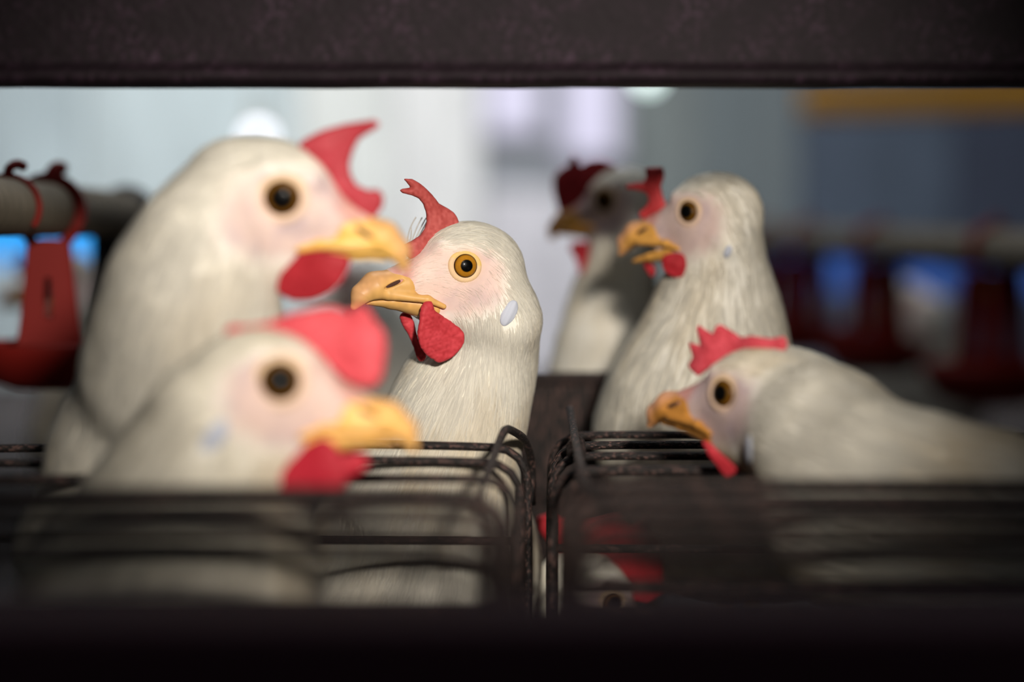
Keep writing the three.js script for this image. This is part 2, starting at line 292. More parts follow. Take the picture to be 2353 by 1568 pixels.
{
  const Rg = grate(1, [[1003, 1.075, 0.0185, 0.0004], [1027, 1.03, 0.0178, -0.0004], [1052, 1.0, 0.0172, 0.0003], [1086, 0.958, 0.0172, 0, 0.0022], [1118, 0.812, 0.018, 0.0006, 0.002], [1150, 0.772, 0.018, 0.0005, 0.0023], [1183, 0.735, 0.018, 0, 0.0023], [1220, 0.7, 0.018, 0.0005, 0.0023], [1262, 0.667, 0.0177, 0, 0.0023], [1308, 0.638, 0.0175, 0, 0.0023]],
    'rusty dark wire grate right of the centre gap in front of the crouching hen');
  const y = at(1176, 1265, 1.0).y; Rg.put('lower_rod', rodUv(tube([V(0.0172, y + 0.0003, -0.9985), V(0.2, y - 0.0006, -0.9985), V(0.5, y, -0.9985)], 0.0019, 40, 10), 0.5));
  for (const x of [0.497, 0.44]) Rg.put('base_rail', tube([V(x, 0.022, -0.62), V(x, 0.022, -0.8), V(x, 0.022, -1.09)], 0.003, 8, 8));
  Rg.put('base_rail', tube([V(0.0175, 0.022, -0.62), V(0.0175, 0.022, -0.8), V(0.0185, 0.022, -1.09)], 0.003, 8, 8));
  const tw = [at(1348, 1135, 0.8), at(1338, 1090, 0.87), at(1330, 1052, 0.96), at(1324, 1022, 1.0), at(1318, 985, 1.05), at(1310, 940, 1.1)];
  Rg.put('tie_wire', rodUv(tube(tw, 0.0019, 50, 8), 0.3));
  const co = []; for (let i = 0; i <= 40; i++) { const a = i / 40 * Math.PI * 2 * 3.2, p = at(1325 - i * 0.05, 1050 - i * 0.8, 0.985 + i * 0.0009); co.push(p.add(V(0.0033 * Math.cos(a), 0.0026 * Math.sin(a), 0.002 * Math.sin(a)))); }
  Rg.put('twisted_wire', tube(co, 0.001, 90, 6));
}

{
  const a = at(1200, 872, 1.26), b = at(1432, 884, 1.26), t = thing('dark_plate', V((a.x + b.x) / 2, 0, a.z), 'dark plate across the far end of the centre gap', 'plate'), w = b.x - a.x;  // dark plate in front of the rear hen, covering its lower body
  mesh('plate', box(w, a.y - 0.03, 0.004, 0, 0.015 + a.y / 2, 0, 0.0015), M.rod, t);
  mesh('rim', new THREE.CylinderGeometry(0.004, 0.004, w, 12).rotateZ(Math.PI / 2).translate(0, a.y, 0), M.rod, t);
  for (const q of [-0.46, 0.46]) mesh('post', box(0.012, a.y - 0.005, 0.012, q * w, (a.y - 0.005) / 2, -0.009, 0.002), M.rod, t);
}

// ---------------------------------------------------------------- water pipes with red drip cup drinkers
function pipe(a, b, r, label, pr = r) {
  const t = thing('water_pipe', a.clone().add(b).multiplyScalar(0.5), label, 'pipe'), c = t.position, g = tube([a.clone().sub(c), b.clone().sub(c).lerp(a.clone().sub(c), 0.5), b.clone().sub(c)], r, 40, 24), uv = g.attributes.uv;
  for (let i = 0; i < uv.count; i++) uv.setXY(i, uv.getX(i) * 8, uv.getY(i) * 1);
  mesh('tube', g, M.pipe, t);
  for (const e of [a, b]) {
    const p = e.clone().sub(c), rp = r * 1.32;
    mesh('end_fitting', new THREE.SphereGeometry(rp, 20, 14).translate(p.x, p.y, p.z), M.black, t);
    mesh('support_post', merged([new THREE.CylinderGeometry(pr * 0.95, pr * 1.05, e.y - 0.01, 20).translate(p.x, p.y - e.y / 2, p.z), new THREE.CylinderGeometry(pr * 1.6, pr * 1.8, 0.012, 20).translate(p.x, -c.y + 0.006, p.z)]), M.black, t);
  }
  return { a, b, r };
}
function drinker(P, u, label, group, turn = 0, k = 1) { // on pipe P at fraction u
  const p = P.a.clone().lerp(P.b, u), dir = P.b.clone().sub(P.a), r = P.r, t = thing('drip_cup_drinker', p, label, 'drinker', group);
  t.rotation.y = -Math.atan2(dir.z, dir.x) + turn;
  // clip: a band round the pipe with a hooked tab on top
  const band = new THREE.Shape(); band.absarc(0, 0, r + 0.0052, -0.6, Math.PI + 0.6, false); band.absarc(0, 0, r + 0.0004, Math.PI + 0.6, -0.6, true); band.closePath();
  const bg = new THREE.ExtrudeGeometry(band, { depth: 0.012, bevelEnabled: true, bevelSize: 0.0006, bevelThickness: 0.0006, bevelSegments: 2, curveSegments: 20 }); bg.translate(0, 0, -0.006); bg.rotateY(Math.PI / 2);
  const tab = tube([V(0, r + 0.002, 0.001), V(0, r + 0.006, 0.002), V(0.002, r + 0.0085, 0.004), V(0.006, r + 0.008, 0.008)], 0.0036, 16, 8);
  const ends = []; for (const s of [-1, 1]) ends.push(tube([V(0, -r * 0.55, s * (r + 0.001)), V(0, -r * 1.05, s * r * 0.7), V(0, -r - 0.006, s * r * 0.4)], 0.0032, 10, 8));
  mesh('clip', merged([bg, tab, ...ends]), M.red, t);
  const yc = -r - 0.072 * k;
  for (const s of [-1, 1]) mesh('arm', (() => { // flat flaring arm from clip to cup
    const sh = new THREE.Shape(); sh.moveTo(-0.01, -r - 0.002); sh.lineTo(0.01, -r - 0.002); sh.lineTo(0.014, yc + 0.03); sh.quadraticCurveTo(0.016, yc + 0.01, 0.022, yc + 0.002); sh.lineTo(-0.022, yc + 0.002); sh.quadraticCurveTo(-0.016, yc + 0.01, -0.014, yc + 0.03); sh.closePath();
    const hole = new THREE.Path(); hole.moveTo(-0.0016, -r - 0.022); hole.lineTo(0.0016, -r - 0.022); hole.lineTo(0.003, yc + 0.028); hole.lineTo(-0.003, yc + 0.028); hole.closePath(); sh.holes.push(hole);
    const g = new THREE.ExtrudeGeometry(sh, { depth: 0.003, bevelEnabled: true, bevelSize: 0.0007, bevelThickness: 0.0007, bevelSegments: 1 }); g.translate(0, 0, s * 0.014 - 0.0015); g.scale(k, 1, k); g.rotateY(Math.PI / 2); return g;
  })(), M.red, t);
  const cup = [[0.001, -0.012], [0.02, -0.011], [0.033, -0.006], [0.041, 0.006], [0.044, 0.013], [0.0425, 0.0145], [0.039, 0.007], [0.031, -0.003], [0.019, -0.008], [0.001, -0.009]];
  mesh('cup', new THREE.LatheGeometry(cup.map(([a, b]) => new THREE.Vector2(a, b)), 40).scale(k, k, k).translate(0, yc, 0), M.red, t);
  const n = mesh('nipple', new THREE.CylinderGeometry(0.005, 0.0065, 0.02, 16).translate(0, -r - 0.011, 0), M.yellow, t);
  mesh('pin', new THREE.CylinderGeometry(0.0015, 0.0015, 0.014, 8).translate(0, -r - 0.027, 0), M.steel, n);
  return t;
}
const pipeL = pipe(at(-560, 440, 0.8), at(292, 494, 1.5), 0.0148, 'pale plastic water pipe at the left ending in a black post', 0.024);
const UL = (px) => { let b = 0, e = 9; for (let u = 0.2; u < 1; u += 0.002) { const p = pipeL.a.clone().lerp(pipeL.b, u), q = 1176.5 + F * p.x / -(p.z * CT + (p.y - EYE_Y) * ST); if (Math.abs(q - px) < e) { e = Math.abs(q - px); b = u; } } return b; };
drinker(pipeL, UL(112), 'red plastic drinker clipped to the left pale pipe, in front of the blue strip', null, 0.15);
{ // spare clip further along the pipe
  const u = UL(18), p = pipeL.a.clone().lerp(pipeL.b, u), t = thing('pipe_clip', p, 'small red hooked clip on the left pipe at the frame edge', 'clip');
  t.rotation.y = -Math.atan2(pipeL.b.z - pipeL.a.z, pipeL.b.x - pipeL.a.x);
  mesh('band', new THREE.TorusGeometry(pipeL.r + 0.0012, 0.0016, 8, 40, 4.4).rotateZ(-0.63).rotateY(Math.PI / 2), M.red, t);
  mesh('hook', tube([V(0, pipeL.r, 0), V(0, pipeL.r + 0.005, 0.001), V(0.003, pipeL.r + 0.007, 0.004), V(0.007, pipeL.r + 0.006, 0.007)], 0.0026, 12, 8), M.red, t);
}
const pipeR = pipe(at(2900, 605, 1.38), at(1690, 545, 3.0), 0.0165, 'pale plastic water pipe in the right background carrying four red drinkers');
[[0.325, 'red drinker nearest the right frame edge, on the right pipe'], [0.555, 'second red drinker from the right edge, beside the white hen'], [0.745, 'third red drinker from the right edge on the right pipe'], [0.885, 'furthest red drinker on the right pipe, beside the hen with open beak']]
  .forEach(([u, l]) => drinker(pipeR, u, l, 'red drinkers on the right pipe', 0.35, 1.35));

// ---------------------------------------------------------------- hens
const FLOW_TIP = [50, -8, 0];
const WATTLE = [[13, -21], [21, -21], [27, -31], [25, -41], [17, -46], [9, -41], [7, -30]];
function hen(o) {
  const R = new THREE.Matrix4().makeRotationY(o.yaw * Math.PI / 180).multiply(new THREE.Matrix4().makeRotationZ(o.pitch * Math.PI / 180)).multiply(new THREE.Matrix4().makeRotationX(o.roll * Math.PI / 180));
  const side = Math.cos(o.yaw * Math.PI / 180) > 0 ? 1 : -1, s = (o.s ?? 1) / 1000;
  const eyeW = at(...o.eye), e0 = V(0, 0, 15.5 * side).applyMatrix4(R).multiplyScalar(s), C = eyeW.clone().sub(e0); // head origin in the room
  const chainW = o.chain.map(([px, py, d, r]) => ({ p: at(px, py, d), r: r / 1000 }));
  const foot = chainW[o.foot ?? chainW.length - 1].p, base = V(foot.x, o.sit ?? 0, foot.z);
  const root = thing('hen', base, o.label, 'hen', o.group);
  const c = C.clone().sub(base), m = R.elements;
  // room (hen-local metres) -> head millimetres
  const toHead = (x, y, z) => { const a = (x - c.x) / s, b = (y - c.y) / s, d = (z - c.z) / s; return [a * m[0] + b * m[1] + d * m[2], a * m[4] + b * m[5] + d * m[6], a * m[8] + b * m[9] + d * m[10]]; };
  const toBody = (v) => V(...v).applyMatrix4(R).multiplyScalar(s).add(c);
  const headM = new THREE.Matrix4().makeTranslation(c.x, c.y, c.z).multiply(R).multiply(new THREE.Matrix4().makeScale(s, s, s));
  const HN = o.nape ?? [-17, -9, 0, 14.5], hn = toBody(HN), chain = [[hn.x, hn.y, hn.z, HN[3] * s], ...chainW.map(({ p, r }) => { const q = p.clone().sub(base); return [q.x, q.y, q.z, r]; })];
  const extra = (o.extra ?? []).map((seg) => seg.map(([px, py, d, r]) => { const q = at(px, py, d).sub(base); return [q.x, q.y, q.z, r / 1000]; }));
  function headSd(x, y, z) { // millimetres
    const az = Math.abs(z);
    let d = ell(x, y, z, [-7, 2, 0], [24, 17.5, 15.5]);
    d = smin(d, cone(x, y, z, [0, -3, 0, 14.5], [29, -8, 0, 7.6]), 7);
    d = smin(d, ell(x, y, z, [-6, -12, 0], [20, 14, 14]), 7);
    d = smin(d, cone(x, y, z, [22, -17, 0, 5.5], [-8, -24, 0, 12]), 8);
    d = smin(d, cone(x, y, az, [9, 8, 9, 3], [-9, 8.5, 11, 3.5]), 5);       // brow
    d = smin(d, cone(x, y, az, [-14, -14, 12, 3], [-19, -20, 12, 3.5]), 5);   // ear tuft
    d = smax(d, -(cone(x, y, az, [-11.5, -5.5, 16.5, 1.1], [-20, -3, 16, 1.2])), 1.6);   // ear crease
    return d;
  }
  function sd(x, y, z) {
    const h = toHead(x, y, z);
    let d = headSd(h[0], h[1], h[2]) * s, n = Infinity;
    for (let i = 0; i < chain.length - 1; i++) n = smin(n, cone(x, y, z, chain[i], chain[i + 1]), 0.012);
    for (const seg of extra) for (let i = 0; i < seg.length - 1; i++) n = smin(n, cone(x, y, z, seg[i], seg[i + 1]), 0.012);
    d = smin(d, n, 0.008);
    return smax(d, -(Math.hypot(h[0], h[1], Math.abs(h[2]) - 20) - 6.2) * s, 0.003);   // eye sockets
  }
  // plumage colours: ivory with cool and warm patches; bare face pink with lilac and red patches
  const tone = o.tone ?? [0.80, 0.765, 0.67], dirt = o.dirt ?? 0.25, off = (o.eye[0] * 7.3) % 50;
  function featherCol(x, y, z, j = 0) {
    const n = fbm(x * 55 + off, y * 30, z * 55), b = clamp((fbm(x * 38 + off + 9, y * 20 + 4, z * 38) - 0.5) * 4, 0, 1) * dirt, w = 0.88 + 0.2 * n + j;
    return [clamp(tone[0] * w * (1 - 0.14 * b), 0, 0.9), clamp(tone[1] * w * (1 - 0.28 * b), 0, 0.9), clamp(tone[2] * w * (1 - 0.5 * b), 0, 0.9)];
  }
  function faceMask(h) {
    const e = Math.hypot((h[0] - 6) / 34, (h[1] + 6) / 20), back = sstep(h[0], -27, -12), n = (noise(h[0] * 0.4, h[1] * 0.4, h[2] * 0.4) - 0.5) * 0.25;
    return (1 - sstep(e + n, 0.6, 1.1)) * back;
  }
  function bodyCol(x, y, z) {
    const h = toHead(x, y, z), f = featherCol(x, y, z), k = faceMask(h);
    if (k <= 0) return f;
    const n = fbm(h[0] * 0.12 + off, h[1] * 0.12, h[2] * 0.12 + 3), n2 = noise(h[0] * 1.3, h[1] * 1.3, h[2] * 1.3);
    const pk = o.face ?? [0.72, 0.50, 0.44]; let q = [pk[0] + 0.05 * n2, pk[1] + 0.05 * n2, pk[2] + 0.05 * n2];
    const li = clamp((n - 0.42) * 3, 0, 1) * (o.lilac ?? 0.6); q = [lerp(q[0], 0.45, li), lerp(q[1], 0.35, li), lerp(q[2], 0.38, li)];
    const er = 1 - sstep(Math.hypot(h[0], h[1]), 5, 10); q = [lerp(q[0], 0.72, er * 0.6), lerp(q[1], 0.47, er * 0.6), lerp(q[2], 0.28, er * 0.6)];
    const red = Math.max(sstep(h[0] + h[1] * 0.5 + n2 * 3, 19, 27), sstep(h[1] - Math.abs(h[0] - 18) * 0.35 + h[0] * 0.2, 12, 18) * 0.7) * (0.55 + 0.4 * n); q = [lerp(q[0], 0.5, red), lerp(q[1], 0.17, red), lerp(q[2], 0.13, red)];
    return [lerp(f[0], q[0], k), lerp(f[1], q[1], k), lerp(f[2], q[2], k)];
  }
  const lo = V(1e9, 1e9, 1e9), hi = V(-1e9, -1e9, -1e9), grow = (x, y, z, r) => { lo.min(V(x - r, y - r, z - r)); hi.max(V(x + r, y + r, z + r)); };
  for (const q of chain) grow(...q); for (const seg of extra) for (const q of seg) grow(...q); grow(c.x, c.y, c.z, 0.036); { const q = toBody([32, -8, 0]); grow(q.x, q.y, q.z, 0.012); }
  lo.addScalar(-0.008); hi.addScalar(0.008);
  const hres = o.res ?? 0.0025, body = surfaceNets(sd, lo, hi, hres, bodyCol);
  mesh('body', body, M.skin, root);

  // feathers: narrow blades that follow the body from the beak backwards
  const flowPts = [toBody(FLOW_TIP), toBody([12, 6, 0]), ...chain.map((q) => V(q[0], q[1], q[2]))];
  function flow(x, y, z) {
    let fx = 0, fy = 0, fz = 0;
    for (let i = 0; i < flowPts.length - 1; i++) {
      const a = flowPts[i], b = flowPts[i + 1], dx = b.x - a.x, dy = b.y - a.y, dz = b.z - a.z, L = dx * dx + dy * dy + dz * dz, t = clamp(((x - a.x) * dx + (y - a.y) * dy + (z - a.z) * dz) / L, 0, 1);
      const d = (x - a.x - dx * t) ** 2 + (y - a.y - dy * t) ** 2 + (z - a.z - dz * t) ** 2, w = 1 / (d * d + 1e-9) / Math.sqrt(L); fx += dx * w; fy += dy * w; fz += dz * w;
    }
    return [fx, fy, fz];
  }
  const N = o.feathers ?? 6000, bp = body.attributes.position.array, bn = body.attributes.normal.array, bi = body.index.array, area = new Float32Array(bi.length / 3); let sum = 0;
  const yCut = (o.featherLow ?? -1) - base.y;
  for (let i = 0; i < area.length; i++) {
    const a = bi[i * 3] * 3, b = bi[i * 3 + 1] * 3, d = bi[i * 3 + 2] * 3;
    const ux = bp[b] - bp[a], uy = bp[b + 1] - bp[a + 1], uz = bp[b + 2] - bp[a + 2], vx = bp[d] - bp[a], vy = bp[d + 1] - bp[a + 1], vz = bp[d + 2] - bp[a + 2];
    let A = Math.hypot(uy * vz - uz * vy, uz * vx - ux * vz, ux * vy - uy * vx);
    if (bp[a + 1] < yCut) A *= 0.15;
    const hd = toHead(bp[a], bp[a + 1], bp[a + 2]); if (Math.hypot(hd[0] - 5, hd[1]) < 40) A *= 2.2;
    sum += A; area[i] = sum;
  }
  const fp = [], fn = [], fc = [], fi = [];
  const pick = (t) => { let a = 0, b = area.length - 1; while (a < b) { const q = (a + b) >> 1; if (area[q] < t) a = q + 1; else b = q; } return a; };
  for (let k = 0; k < N; k++) {
    const i = pick(rnd() * sum) * 3, u = Math.sqrt(rnd()), w = rnd(), A = bi[i] * 3, B = bi[i + 1] * 3, D = bi[i + 2] * 3, wa = 1 - u, wb = u * (1 - w), wc = u * w;
    let x = bp[A] * wa + bp[B] * wb + bp[D] * wc, y = bp[A + 1] * wa + bp[B + 1] * wb + bp[D + 1] * wc, z = bp[A + 2] * wa + bp[B + 2] * wb + bp[D + 2] * wc;
    const n = [bn[A], bn[A + 1], bn[A + 2]], h = toHead(x, y, z);
    if (Math.hypot(h[0], h[1]) < 8.5 * (o.eyeScale ?? 1) && Math.abs(h[2]) > 8) continue;
    if (h[0] > 27 && Math.abs(h[1] + 8) < 14) continue;
    if (h[0] > 6 && Math.abs(h[1] + 18) < 5) continue;
    if (Math.hypot(h[0] + 20, h[1] + 22) < 4.6 && Math.abs(h[2]) > 9) continue;
    const face = faceMask(h), near = 1 - sstep(Math.hypot(h[0] + 5, h[1] + 4, h[2]), 26, 55);
    if (face > 0.4 && rnd() < 0.45 + 0.3 * face) continue;
    const LS = o.featherScale ?? 1, len = s * lerp(lerp(rr(15, 26), rr(8, 13), near), rr(4, 6.5), face) * LS, wid = s * lerp(lerp(rr(0.7, 1.7), rr(0.5, 1.0), near), rr(0.2, 0.42), face) * LS * (o.featherWidth ?? 1);
    const lift = s * lerp(lerp(1.3, 0.8, near), 0.3, face) * rr(0.05, 0.75), seg = 3;
    const cf = featherCol(x, y, z, rr(-0.10, 0.08)), cb = bodyCol(x, y, z), mixF = 1 - 0.45 * face, col = [lerp(cb[0], cf[0], mixF), lerp(cb[1], cf[1], mixF), lerp(cb[2], cf[2], mixF)];
    let nn = n, st = fp.length / 3, jx = rr(-0.16, 0.16), twist = rr(-0.18, 0.18);
    for (let q = 0; q <= seg; q++) {
      const f = flow(x, y, z), dn = f[0] * nn[0] + f[1] * nn[1] + f[2] * nn[2]; let tx = f[0] - nn[0] * dn, ty = f[1] - nn[1] * dn, tz = f[2] - nn[2] * dn; const tl = Math.hypot(tx, ty, tz) || 1; tx /= tl; ty /= tl; tz /= tl;
      let bx_ = ty * nn[2] - tz * nn[1], by_ = tz * nn[0] - tx * nn[2], bz_ = tx * nn[1] - ty * nn[0];
      tx += bx_ * jx; ty += by_ * jx; tz += bz_ * jx;
      bx_ += nn[0] * twist; by_ += nn[1] * twist; bz_ += nn[2] * twist;
      const t = q / seg, ww = wid * [0.55, 1, 0.8, 0.08][q] * 0.5, up = lift * Math.sin(t * 2.2) - s * 0.2 * (1 - t), px = x + nn[0] * up, py = y + nn[1] * up, pz = z + nn[2] * up;
      fp.push(px - bx_ * ww, py - by_ * ww, pz - bz_ * ww, px + bx_ * ww, py + by_ * ww, pz + bz_ * ww);
      const g1 = twist * 0.4; fn.push(nn[0] - bx_ * (0.25 + g1), nn[1] - by_ * (0.25 + g1), nn[2] - bz_ * (0.25 + g1), nn[0] + bx_ * (0.25 - g1), nn[1] + by_ * (0.25 - g1), nn[2] + bz_ * (0.25 - g1));
      fc.push(...col, ...col);
      if (q < seg) {
        const a = st + q * 2; fi.push(a, a + 1, a + 3, a, a + 3, a + 2);
        x += tx * len / seg; y += ty * len / seg; z += tz * len / seg;
        const e = 0.0008, v0 = sd(x, y, z), gx = sd(x + e, y, z) - v0, gy = sd(x, y + e, z) - v0, gz = sd(x, y, z + e) - v0, gl = Math.hypot(gx, gy, gz) || 1; nn = [gx / gl, gy / gl, gz / gl];
        x -= nn[0] * v0; y -= nn[1] * v0; z -= nn[2] * v0;
      }
    }
  }
  for (let i = 0; i < fn.length; i += 3) { const l = Math.hypot(fn[i], fn[i + 1], fn[i + 2]) || 1; fn[i] /= l; fn[i + 1] /= l; fn[i + 2] /= l; }
  const pg = new THREE.BufferGeometry(); pg.setAttribute('position', new THREE.Float32BufferAttribute(fp, 3)); pg.setAttribute('normal', new THREE.Float32BufferAttribute(fn, 3)); pg.setAttribute('color', new THREE.Float32BufferAttribute(fc, 3)); pg.setIndex(fi);
  mesh('plumage', pg, M.feather, root).userData.kind = 'stuff';

  const inHead = (g) => g.applyMatrix4(headM);
  const fine = o.fine ?? 1.2;
  // beak
  const beakCol = (x, y, z) => { const n = noise(x * 0.5, y * 0.5, z * 0.5), p = clamp(sstep(x, 41, 49) * 0.5 + sstep(y + (x - 30) * 0.6, -6, 0) * 0.65, 0, 0.8) * (o.beakPink ?? 1), b = o.beak ?? [0.66, 0.33, 0.075]; const w = 0.86 + 0.25 * n; return [lerp(b[0], 0.62, p) * w, lerp(b[1], 0.31, p) * w, lerp(b[2], 0.19, p) * w]; };
  const mouth = (x) => -16.4 + 1.4 * Math.sin(clamp((x - 8) / 42, 0, 1) * Math.PI) - 4.2 * sstep(x, 40, 50.5) - 3 * sstep(16 - x, 0, 8);
  const upper = (x, y, z) => {
    const az = Math.abs(z) * 0.92;
    let d = cone(x, y, az, [25, -8.7, 0, 8.4], [39, -9.6, 0, 6.5]);
    d = smin(d, cone(x, y, az, [39, -9.6, 0, 6.5], [45.5, -13, 0, 4.4]), 3); d = smin(d, cone(x, y, az, [45.5, -13, 0, 4.4], [48.9, -18.6, 0, 2.0]), 3);
    d = smax(d, mouth(x) - y, 1.4);
    const rim = smin(cone(x, y, az, [9.5, -18.6, 10.6, 1.2], [17, -15.2, 9.2, 1.8]), cone(x, y, az, [17, -15.2, 9.2, 1.8], [34, -13.2, 5.4, 2]), 1.5);
    d = smin(d, rim, 2.6);
    const nu = (x - 32.5) * 0.92 - (y + 8) * 0.39, nv = (y + 8) * 0.92 + (x - 32.5) * 0.39;
    return smax(d, -ell(nu, nv, az, [0, 0, 7.6], [5.0, 0.85, 2.4]), 0.7);
  };
  const bk = mesh('beak', inHead(surfaceNets(upper, V(5, -24, -15), V(54, 2, 15), fine * 0.7, beakCol)), M.beak, root);
  for (const q of [-1, 1]) mesh('nostril', inHead(new THREE.SphereGeometry(1, 14, 10).scale(5.3, 1.45, 1.6).rotateZ(-0.4).rotateY(q * 0.12).translate(32.5, -8, q * 6.0)), M.nostril, bk);
  const op = o.open ?? 0, lowF = (x, y, z) => {
    const ca = Math.cos(op), sa = Math.sin(op), X = x - 10, Y = y + 18, x2 = 10 + X * ca - Y * sa, y2 = -18 + X * sa + Y * ca, az = Math.abs(z) * 0.72;
    let d = smin(cone(x2, y2, az, [12, -19, 0, 7], [31, -16.4, 0, 3.4]), cone(x2, y2, az, [31, -16.4, 0, 3.4], [43.5, -16.2, 0, 1.5]), 2);
    return smax(d, y2 - mouth(x2) + 0.25, 0.6);
  };
  mesh('lower_mandible', inHead(surfaceNets(lowF, V(2, -42, -12), V(50, -8, 12), fine * 0.8, beakCol)), M.beak, root);
  // eyes
  for (const q of [-1, 1]) {
    let zs = 30; const probe = (u, v) => { let z = 30; for (; z > 5; z -= 0.1) { const b = toBody([u, v, z * q]); if (sd(b.x, b.y, b.z) < 0) break; } return z; }; zs = (probe(7.5, 0) + probe(-7.5, 0) + probe(0, 7.5) + probe(0, -7.5)) / 4;
    const tiltM = new THREE.Matrix4().makeRotationY(q * 0.12).multiply(new THREE.Matrix4().makeRotationX(-q * 0.05)), ek = o.eyeScale ?? 1, put = (g) => inHead(g.scale(ek, ek, 1).applyMatrix4(tiltM).translate(0, 0, q * (zs - 3.9)));
    const g = new THREE.SphereGeometry(6.9, 48, 40); g.rotateX(q * Math.PI / 2); const p = g.attributes.position, cl = new Float32Array(p.count * 3);
    for (let i = 0; i < p.count; i++) {
      const r0 = Math.hypot(p.getX(i), p.getY(i)), out = p.getZ(i) * q > 0, n = noise(p.getX(i) * 2, p.getY(i) * 2, 5);
      const ir = o.iris ?? 0.32; let k = [(0.36 + 0.08 * n) * ir, (0.15 + 0.04 * n) * ir, 0.012 * ir]; const rim = sstep(r0, 4.6, 5.3); k = k.map((v, j) => lerp(v, [0.03, 0.012, 0.006][j], rim)); const pu = 1 - sstep(r0, (o.pupil ?? 3.5), (o.pupil ?? 3.5) + 0.3); k = k.map((v) => lerp(v, 0.002, pu));
      cl.set(out ? k : [0.03, 0.012, 0.006], i * 3);
    }
    g.setAttribute('color', new THREE.BufferAttribute(cl, 3));
    const ey = mesh('eye', put(g), o.iris ? M.eye : M.eyeDull, root);
    const tr = new THREE.TorusGeometry(6.45, 1.5, 14, 72), tp = tr.attributes.position, tc = new Float32Array(tp.count * 3);
    for (let i = 0; i < tp.count; i++) { const X = tp.getX(i), Y = tp.getY(i), a = Math.atan2(Y, X), n = noise(a * 9, Y, X), w = 1 + (Y < 0 ? 0.012 * Math.sin(a * 40) : 0); tp.setXYZ(i, X * 1.02, Y * w * (Y < 0 ? 1.0 : 0.93), tp.getZ(i) * 0.62 + 3.45 * q - 0.05 * q * Math.max(0, Math.hypot(X, Y) - 6) ** 2); const lm = o.lids ?? 0.55, fc0 = o.face ?? [0.72, 0.5, 0.44]; tc.set([lerp(0.68 + 0.08 * n, fc0[0], lm), lerp(0.45 + 0.07 * n, fc0[1], lm), lerp(Y > 2 ? 0.17 : 0.27, fc0[2], lm)], i * 3); }
    tr.setAttribute('color', new THREE.BufferAttribute(tc, 3)); tr.computeVertexNormals(); tr.rotateZ(0.3); mesh('eyelid', put(tr), M.ring, ey);
  }
  // ear lobes
  for (const q of [-1, 1]) {
    let zs = 30; for (; zs > 5; zs -= 0.2) { const b = toBody([-20, -22, zs * q]); if (sd(b.x, b.y, b.z) < 0) break; }
    const b0 = toBody([-20, -22, zs * q]), e = 0.001, gv = V(sd(b0.x + e, b0.y, b0.z) - sd(b0.x - e, b0.y, b0.z), sd(b0.x, b0.y + e, b0.z) - sd(b0.x, b0.y - e, b0.z), sd(b0.x, b0.y, b0.z + e) - sd(b0.x, b0.y, b0.z - e)).transformDirection(R.clone().invert());
    const k = o.lobe ?? 1, g = new THREE.SphereGeometry(1, 28, 20).scale(3.9 * k, 7.2 * k, 1.8).rotateZ(q > 0 ? -0.5 : -0.5), p = g.attributes.position; for (let i = 0; i < p.count; i++) p.setZ(i, p.getZ(i) + 0.12 * Math.sin(p.getX(i) * 2.2 - p.getY(i) * 1.1)); g.computeVertexNormals();
    if (q < 0) g.rotateY(Math.PI); g.applyQuaternion(new THREE.Quaternion().setFromUnitVectors(V(0, 0, q), gv)).translate(-20, -22, q * zs).translate(-gv.x * 0.7, -gv.y * 0.7, -gv.z * 0.7); mesh('ear_lobe', inHead(g), M.lobe, root);
  }
  // comb and wattles: fleshy plates cut to their outlines
  const inv = headM.clone().invert(), camH = V(0, EYE_Y, 0).sub(base).applyMatrix4(inv);
  const onPlane = (P, zp) => P.map(([px, py]) => { const w = at(px, py, 1).sub(base).applyMatrix4(inv), t = (zp - camH.z) / (w.z - camH.z); return [lerp(camH.x, w.x, t), lerp(camH.y, w.y, t)]; });
  const redCol = (cc) => (x, y, z) => { const n = noise(x * 0.9, y * 0.9, z * 0.9), n2 = fbm(x * 0.16, y * 0.16, z * 0.16), w = 0.72 + 0.32 * n + 0.3 * (n2 - 0.5); return [cc[0] * w, cc[1] * (w * w), cc[2] * (w * w)]; };
  function plate(name, P, zp, rad, bend, cc, thick) {
    let x0 = 1e9, x1 = -1e9, y0 = 1e9, y1 = -1e9; for (const [u, v] of P) { x0 = Math.min(x0, u); x1 = Math.max(x1, u); y0 = Math.min(y0, v); y1 = Math.max(y1, v); }
    const f = (x, y, z) => { const zc = zp + bend(x, y), d2 = polySd(x, y, P), r = rad + thick * clamp(-d2 / 8, 0, 1); return (Math.hypot(Math.max(d2 + rad, 0), Math.max(Math.abs(z - zc) - (r - rad), 0)) - rad) * 0.85 + 0.22 * (noise(x * 0.8, y * 0.8, z * 0.8) - 0.5) + (name === 'wattle' ? 0.3 * (noise(x * 0.22 + 5, y * 1.1 + x * 0.25, z * 0.2) - 0.5) : 0); };
    mesh(name, inHead(surfaceNets(f, V(x0 - 3, y0 - 3, zp - 13), V(x1 + 3, y1 + 3, zp + 13), fine * 0.75, redCol(cc))), M.comb, root);
  }
  const cc = o.combCol ?? [0.5, 0.05, 0.055], lean = o.lean ?? 0;
  const CP = o.comb ? onPlane(o.comb, 0) : o.combLocal ?? [[30, 2], [36, 14], [30, 14], [27, 27], [20, 18], [14, 31], [9, 19], [0, 30], [-4, 18], [-14, 24], [-20, 14], [-8, 10], [10, 8]];
  plate('comb', CP, 0, 1.7, (x, y) => lean * ((y - 12) / 20) * Math.abs(y - 12) * 0.3 + 0.8 * Math.sin(x * 0.25), cc, 1.3);
